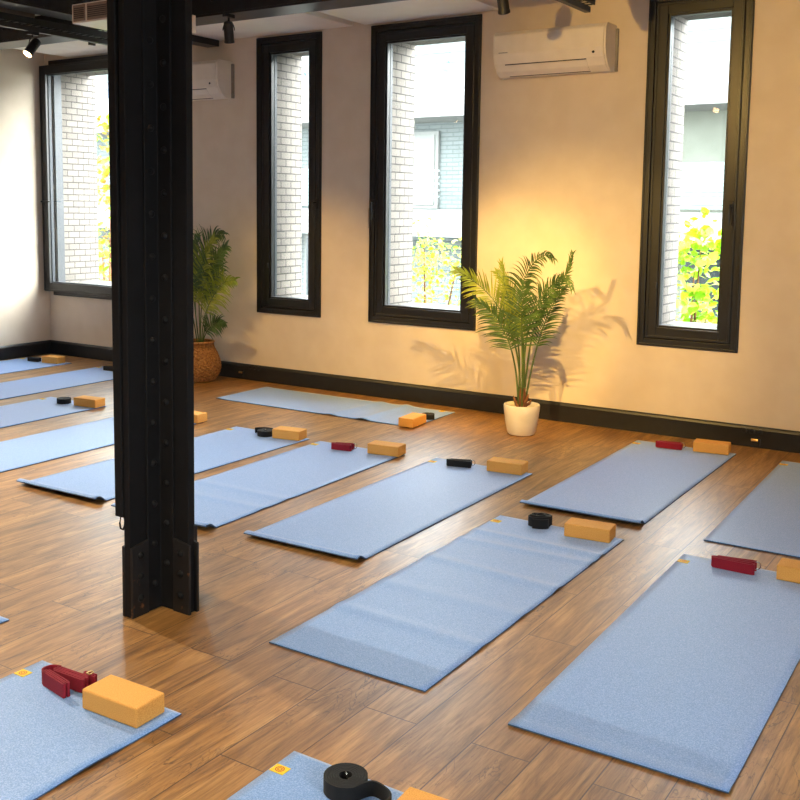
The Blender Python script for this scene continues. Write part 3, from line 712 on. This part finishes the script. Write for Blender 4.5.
fr = [  # rachis points (x, z, y offset), start fraction, leaflets, length, mat
 ([(-2.97,.22,0),(-2.985,.50,-.02),(-3.04,.74,-.06),(-3.15,.93,-.10),(-3.30,1.06,-.13),(-3.42,1.12,-.15)], .45, 34, .21, 'leaf', 60, .16),
 ([(-2.98,.22,.0),(-2.99,.55,.0),(-3.03,.82,-.02),(-3.09,1.02,-.04),(-3.115,1.18,-.05)], .45, 30, .16, 'leaf', 46, .04),
 ([(-2.95,.22,.02),(-2.97,.55,.03),(-3.00,.82,.0),(-2.96,1.02,-.05),(-2.86,1.18,-.10),(-2.75,1.245,-.14),(-2.68,1.22,-.16)], .47, 34, .17, 'leaf2', 55, .42),
 ([(-2.95,.22,.0),(-2.925,.60,.03),(-2.86,.85,.04),(-2.75,1.02,.03),(-2.66,1.12,.0),(-2.615,1.26,-.02)], .47, 30, .13, 'leaf2', 40, .10),
 ([(-2.95,.22,-.02),(-2.925,.62,-.04),(-2.85,.86,-.08),(-2.73,1.03,-.12),(-2.60,1.10,-.16),(-2.54,1.03,-.18)], .47, 28, .15, 'leaf2', 48, .34),
 ([(-2.945,.20,-.03),(-2.94,.45,-.05),(-2.94,.68,-.07),(-2.93,.88,-.10),(-2.90,1.05,-.12)], .49, 30, .22, 'leaf2', 72, .06),
 ([(-2.975,.20,-.02),(-2.99,.45,-.05),(-3.03,.66,-.10),(-3.12,.82,-.14),(-3.24,.92,-.18)], .48, 28, .19, 'leaf2', 62, .22),
 ([(-2.965,.22,.02),(-2.98,.55,.06),(-3.05,.80,.11),(-3.16,1.0,.14),(-3.26,1.10,.16)], .45, 28, .17, 'leaf', 50, .15),
 ([(-2.95,.22,.03),(-2.92,.50,.08),(-2.87,.74,.12),(-2.80,.92,.15),(-2.72,1.02,.17)], .45, 26, .16, 'leaf2', 55, .25),
]
for P, st, n, ll, mt, ang, dr in fr:
    frond(palm, [W(*p) for p in P], st, n, ll, M[mt], rnd, ang=ang, droop=dr, width=.0115, r=.0075)

# palm in the wicker basket
BX, BY = -6.175, 6.56
bp = empty('potted_palm', (BX, BY, 0), label='green palm in a bulbous wicker basket just right of the black column', cat='potted plant')
prof = [(.105,0),(.135,.012),(.172,.06),(.190,.12),(.185,.18),(.160,.245),(.132,.30),(.125,.325),(.128,.345)]
wk = MB(); nn = 44; vs = []; PR = []
for i in range(len(prof)-1):
    for k in range(4): f = k/4; PR.append((prof[i][0]*(1-f)+prof[i+1][0]*f, prof[i][1]*(1-f)+prof[i+1][1]*f))
PR.append(prof[-1])
for i, (r, z) in enumerate(PR):
    for k in range(nn*2):
        a = PI*k/nn; rr = r+.0055*(1 if ((k//2)+i) % 2 == 0 else -1); vs.append((rr*math.cos(a), rr*math.sin(a), z))
wk.add(vs, [(i*nn*2+k, i*nn*2+(k+1)%(nn*2), (i+1)*nn*2+(k+1)%(nn*2), (i+1)*nn*2+k) for i in range(len(PR)-1) for k in range(nn*2)])
wk.build('basket', M['wicker'], bp, smooth=False)
rm = MB()
for zz, rr in ((.345,.129),(.005,.110)): rm.tube([(rr*math.cos(2*PI*k/32), rr*math.sin(2*PI*k/32), zz+.004) for k in range(33)], .010, 8, caps=False)
rm.build('basket_rim', M['wicker'], bp, smooth=True)
MB().lathe([(.001,.30),(.06,.302),(.122,.30)], 24, caps=False).build('soil', M['soil'], bp)
def V(x, z, y=0): return (x-BX+max(0, x+6.15)*.0, y*(.35 if y < 0 and x > -6.15 else 1), z)
fr2 = [
 ([(-6.17,.30,0),(-6.20,.62,-.02),(-6.19,.88,-.05),(-6.10,1.10,-.08),(-5.97,1.28,-.1),(-5.84,1.30,-.12)], .40, 32, .30, 55, .42, 'leaf2'),
 ([(-6.16,.30,0),(-6.14,.60,-.03),(-6.09,.82,-.06),(-5.97,1.04,-.1),(-5.80,1.20,-.14)], .38, 32, .29, 52, .30, 'leaf2'),
 ([(-6.17,.30,0),(-6.17,.66,-.05),(-6.13,.92,-.10),(-6.05,1.12,-.14),(-5.93,1.27,-.16)], .38, 30, .24, 50, .30, 'leaf'),
 ([(-6.15,.30,0),(-6.10,.55,-.05),(-6.00,.72,-.1),(-5.85,.88,-.15),(-5.69,.92,-.2)], .38, 30, .25, 55, .3, 'leaf'),
 ([(-6.14,.30,-.02),(-6.08,.42,-.06),(-5.97,.52,-.1),(-5.82,.54,-.14)], .35, 20, .17, 55, .3, 'leaf2'),
 ([(-6.19,.30,0),(-6.26,.60,0),(-6.34,.85,-.03),(-6.46,1.02,-.06),(-6.6,1.05,-.08)], .40, 26, .24, 55, .35, 'leaf2'),
 ([(-6.18,.30,.02),(-6.22,.66,.05),(-6.26,.92,.08),(-6.30,1.14,.1),(-6.27,1.28,.1)], .40, 26, .20, 45, .2, 'leaf2'),
 ([(-6.16,.30,.02),(-6.13,.62,.06),(-6.09,.90,.1),(-6.02,1.10,.12),(-5.96,1.19,.12)], .40, 26, .18, 42, .2, 'leaf2'),
 ([(-6.20,.30,-.03),(-6.28,.50,-.1),(-6.40,.64,-.18),(-6.54,.68,-.24)], .38, 20, .17, 55, .3, 'leaf'),
]
for P, st, n, ll, ang, dr, mt in fr2:
    frond(bp, [V(*p) for p in P], st, int(n*1.25), ll, M[mt], rnd, ang=ang, droop=dr, width=.016, r=.006)

# ------------------------------------------------------------------ outside
gr = MB().box(-60, 40, 7.2, 60, -3.4, -3.2).build('ground_outside', noisy('paving', srgb(80,80,78), srgb(92,92,90), 3, .9)); tag(gr, kind='structure')
gr = MB().box(-60, 40, -40, -2.6, -3.4, -3.2).build('ground_outside', noisy('paving_rear', srgb(80,80,78), srgb(92,92,90), 3, .9)); tag(gr, kind='structure')
bw = noisy('white_render', srgb(126,126,122), srgb(132,132,128), 3, .9)
cream = noisy('cream_render', srgb(116,118,106), srgb(122,124,112), 3, .9)
louv = noisy('green_grey_louvre', srgb(104,118,114), srgb(110,124,120), 5, .7)
shut = noisy('pale_shutter', srgb(126,128,122), srgb(132,134,128), 5, .7)
dgl = noisy('dark_window_glass', srgb(46,54,54), srgb(54,62,62), 5, .15)
railm = noisy('blue_grey_railing', srgb(70,92,116), srgb(78,100,124), 5, .5)
FY = 18.0
bd = empty('apartment_building', (-9, FY, -3.2), label='pale apartment building with white balconies across the street outside', cat='building')
def BP(nm, mb, mt): ob = mb.build(nm, mt, bd); ob.location = (9, -FY, 3.2); return ob
BP('facade', MB().box(-30, -7.6, FY+1.3, FY+6, -3.2, 4.2), M['gbrick'])
BP('facade', MB().box(-7.58, 8, FY+1.3, FY+6, -3.2, 4.2), cream)
BP('penthouse', MB().box(-30, 8, FY+4.5, FY+6, 4.21, 6.0), noisy('green_grey_render', srgb(84,92,90), srgb(112,118,114), 1.5, .9))
for z0, z1 in ((3.37, 4.22), (.95, 1.50), (-1.4,-.9)):
    BP('balcony', MB().box(-30, 8, FY, FY+.12, z0, z1).box(-30, 8, FY+.12, FY+1.29, z0, z0+.14), bw)
for x0, x1 in ((-30,-8.6), (-7.4, 2)):
    r_ = MB()
    for z in (4.42, 4.62): r_.box(x0, x1, FY+.03, FY+.07, z, z+.025)
    x = x0
    while x < x1: r_.box(x, x+.03, FY+.03, FY+.07, 4.22, 4.62); x += .9
    BP('railing', r_, railm)
# louvred screens on the middle balcony
for x0, x1 in ((-7.2,-2.0), (-15.5,-13.0)):
    s = MB(); z = 1.56
    while z < 2.34: s.box(x0, x1, FY+.04, FY+.06, z, z+.062); z += .075
    sc = BP('louvre_screen', s, louv)
s = MB(); z = 1.75
while z < 2.3: s.box(-11.6, -10.35, FY+.04, FY+.06, z, z+.035); z += .13
BP('louvre_screen', s, louv)
for x0, x1, z0, z1, mt in ((-12.9,-11.15,1.6,3.10,shut), (-18.8,-17.5,1.6,3.2,shut), (-5.66,-5.0,-.4,.98,dgl), (-14.6,-13.4,-.6,.8,dgl)):
    w = BP('house_window', MB().box(x0-.08, x1+.08, FY+1.22, FY+1.29, z0-.08, z1+.08), bw)
    p = MB().box(x0, x1, FY+1.19, FY+1.22, z0, z1).build('pane', mt, w)
# second building further left, seen through the far left window
b2 = empty('apartment_building', (-24, 19, -3.2), label='bright white house far left outside behind the autumn leaves', cat='building')
ob = MB().box(-38, -30.5, 17.5, 24, -3.2, 6.5).build('facade', bw, b2); ob.location = (24, -19, 3.2)
ob = MB().box(-38.2, -30.3, 17.3, 24.2, 6.5, 6.7).build('roof', louv, b2); ob.location = (24, -19, 3.2)

def leaf_tree(name, x, y, blobs, mats, label, n, seed, size=.06, trunk=True):
    rn = random.Random(seed); e = empty(name, (x, y, -3.2), label=label, cat='tree')
    tr = MB(); tr.tube([(0,0,0),(.05,.02,1.5),(0,0,3.0)], [.07,.055,.035], 8)
    for bx, by, bz, br in blobs: tr.tube([(0,0,2.6),((bx-x)*.5,(by-y)*.5,(bz+3.2+2.6)/2),(bx-x,by-y,bz+3.2)], [.025,.016,.005], 6)
    tr.build('trunk', M['husk'], e, smooth=True)
    for mi, mt in enumerate(mats):
        mb = MB()
        for k in range(n//len(mats)):
            bx, by, bz, br = rn.choice(blobs); v = Vector((rn.gauss(0,1), rn.gauss(0,1), rn.gauss(0,1))).normalized()*br*rn.random()**.45
            c = Vector((bx-x, by-y, bz+3.2))+v; c.z = max(c.z, .3)
            q = Matrix.Rotation(rn.uniform(0,6.28),3,'Z') @ Matrix.Rotation(rn.uniform(.2,1.4),3,'X') @ Matrix.Rotation(rn.uniform(0,6.28),3,'Z'); s = size*rn.uniform(.6,1.5)
            pts = [(0,-.6,0),(.42,-.25,.06),(.38,.3,.05),(0,.75,-.05),(-.38,.3,.05),(-.42,-.25,.06)]
            mb.add([c+q @ (Vector(p)*s) for p in pts], [(0,1,2,3),(0,3,4,5)])
        mb.build('foliage', mt, e)
    return e
leaf_tree('leafy_tree', -5.5, 9.4, [(-5.75,9.4,.45,.30),(-5.50,9.3,.80,.34),(-5.3,9.5,.35,.40),(-5.6,9.3,.05,.4),(-5.0,9.4,.25,.35),(-5.45,9.2,1.15,.34),(-5.0,9.1,.95,.30)], [M['lime'],M['yleaf']], 'yellow green leafy tree outside the tall middle window', 1500, 5, .034)
leaf_tree('leafy_tree', -2.65, 9.2, [(-2.95,9.2,.65,.34),(-2.60,9.1,1.0,.34),(-2.75,9.3,.35,.36),(-3.1,9.2,.2,.35),(-2.5,9.2,.65,.3),(-2.55,9.1,1.25,.30)], [M['lime'],M['lime'],M['yleaf']], 'bright lime leafy tree outside the right window', 620, 8, .07)
leaf_tree('leafy_tree', -10.4, 9.3, [(-10.5,9.3,1.0,.45),(-10.3,9.3,1.9,.45),(-10.4,9.3,.4,.5),(-10.2,9.4,2.5,.35),(-9.9,9.4,1.4,.4),(-10.8,9.4,.2,.5)], [M['lime'],M['oleaf']], 'green and orange leafy tree outside the far left window', 1100, 13, .07)
leaf_tree('bare_tree', -13.2, 26.5, [(-14.6,26.4,7.4,1.0),(-12.8,26.5,7.0,1.0),(-15.4,26.5,6.6,.8),(-11.6,26.5,7.4,.8)], [M['leaf2']], 'thin grey green tree rising behind the roof terrace outside', 500, 21, .12)

# ------------------------------------------------------------------ sky and daylight
wd = bpy.data.worlds.new('sky'); SC.world = wd; wd.use_nodes = True; nt = wd.node_tree; nt.nodes.clear()
out = nt.nodes.new('ShaderNodeOutputWorld'); bg = nt.nodes.new('ShaderNodeBackground'); bg.inputs[0].default_value = (.86,.94,1,1); bg.inputs[1].default_value = 17.0
nt.links.new(bg.outputs[0], out.inputs[0])
sun = bpy.data.lights.new('hazy_sun', 'SUN'); sun.energy = 26.0; sun.angle = R(75); sun.color = (1,.97,.92)
so = bpy.data.objects.new('hazy_sun', sun); COL.objects.link(so); so.location = (6, 14, 10)
so.rotation_euler = Vector((-.76,-.50,-.33)).to_track_quat('-Z','Y').to_euler()
def portal(loc, rot, sx, sy):
    l = bpy.data.lights.new('daylight_portal', 'AREA'); l.shape = 'RECTANGLE'; l.size = sx; l.size_y = sy; l.cycles.is_portal = True
    ob = bpy.data.objects.new('daylight_portal', l); COL.objects.link(ob); ob.location = loc; ob.rotation_euler = rot
for x0, x1, k in WIN: portal(((x0+x1)/2, WY+.60, (ZB+ZT)/2), (R(-90),0,0), x1-x0+.1, ZT-ZB)
portal((XR+.16,(LW0+LW1)/2,1.76), (0,R(90),0), 2.3, LW1-LW0)

# ------------------------------------------------------------------ camera
cam = bpy.data.cameras.new('camera'); co = bpy.data.objects.new('camera', cam); COL.objects.link(co)
Rv = Vector((0.83107708, 0.55606933, 0.00988819)); Uv = Vector((-0.06723845, 0.08281083, 0.9942944)); Fv = Vector((-0.55207778, 0.82700016, -0.10621142))
mt = Matrix((Rv, Uv, -Fv)).transposed().to_4x4(); mt.translation = (0, 0, 1.5439); co.matrix_world = mt
cam.sensor_width = 36; cam.lens = 1014.80/800*36; cam.shift_x = (400-368.553)/800; cam.shift_y = (315.339-400)/800; cam.clip_start = .05
SC.camera = co
SC.view_settings.view_transform = 'Standard'; SC.view_settings.look = 'None'; SC.view_settings.gamma = 1; SC.view_settings.exposure = 0.2
try: SC.view_settings.use_curve_mapping = False
except Exception: pass
SC.cycles.max_bounces = 10; SC.cycles.diffuse_bounces = 6; SC.cycles.transparent_max_bounces = 12; SC.cycles.sample_clamp_indirect = 6; SC.cycles.caustics_reflective = False; SC.cycles.caustics_refractive = False
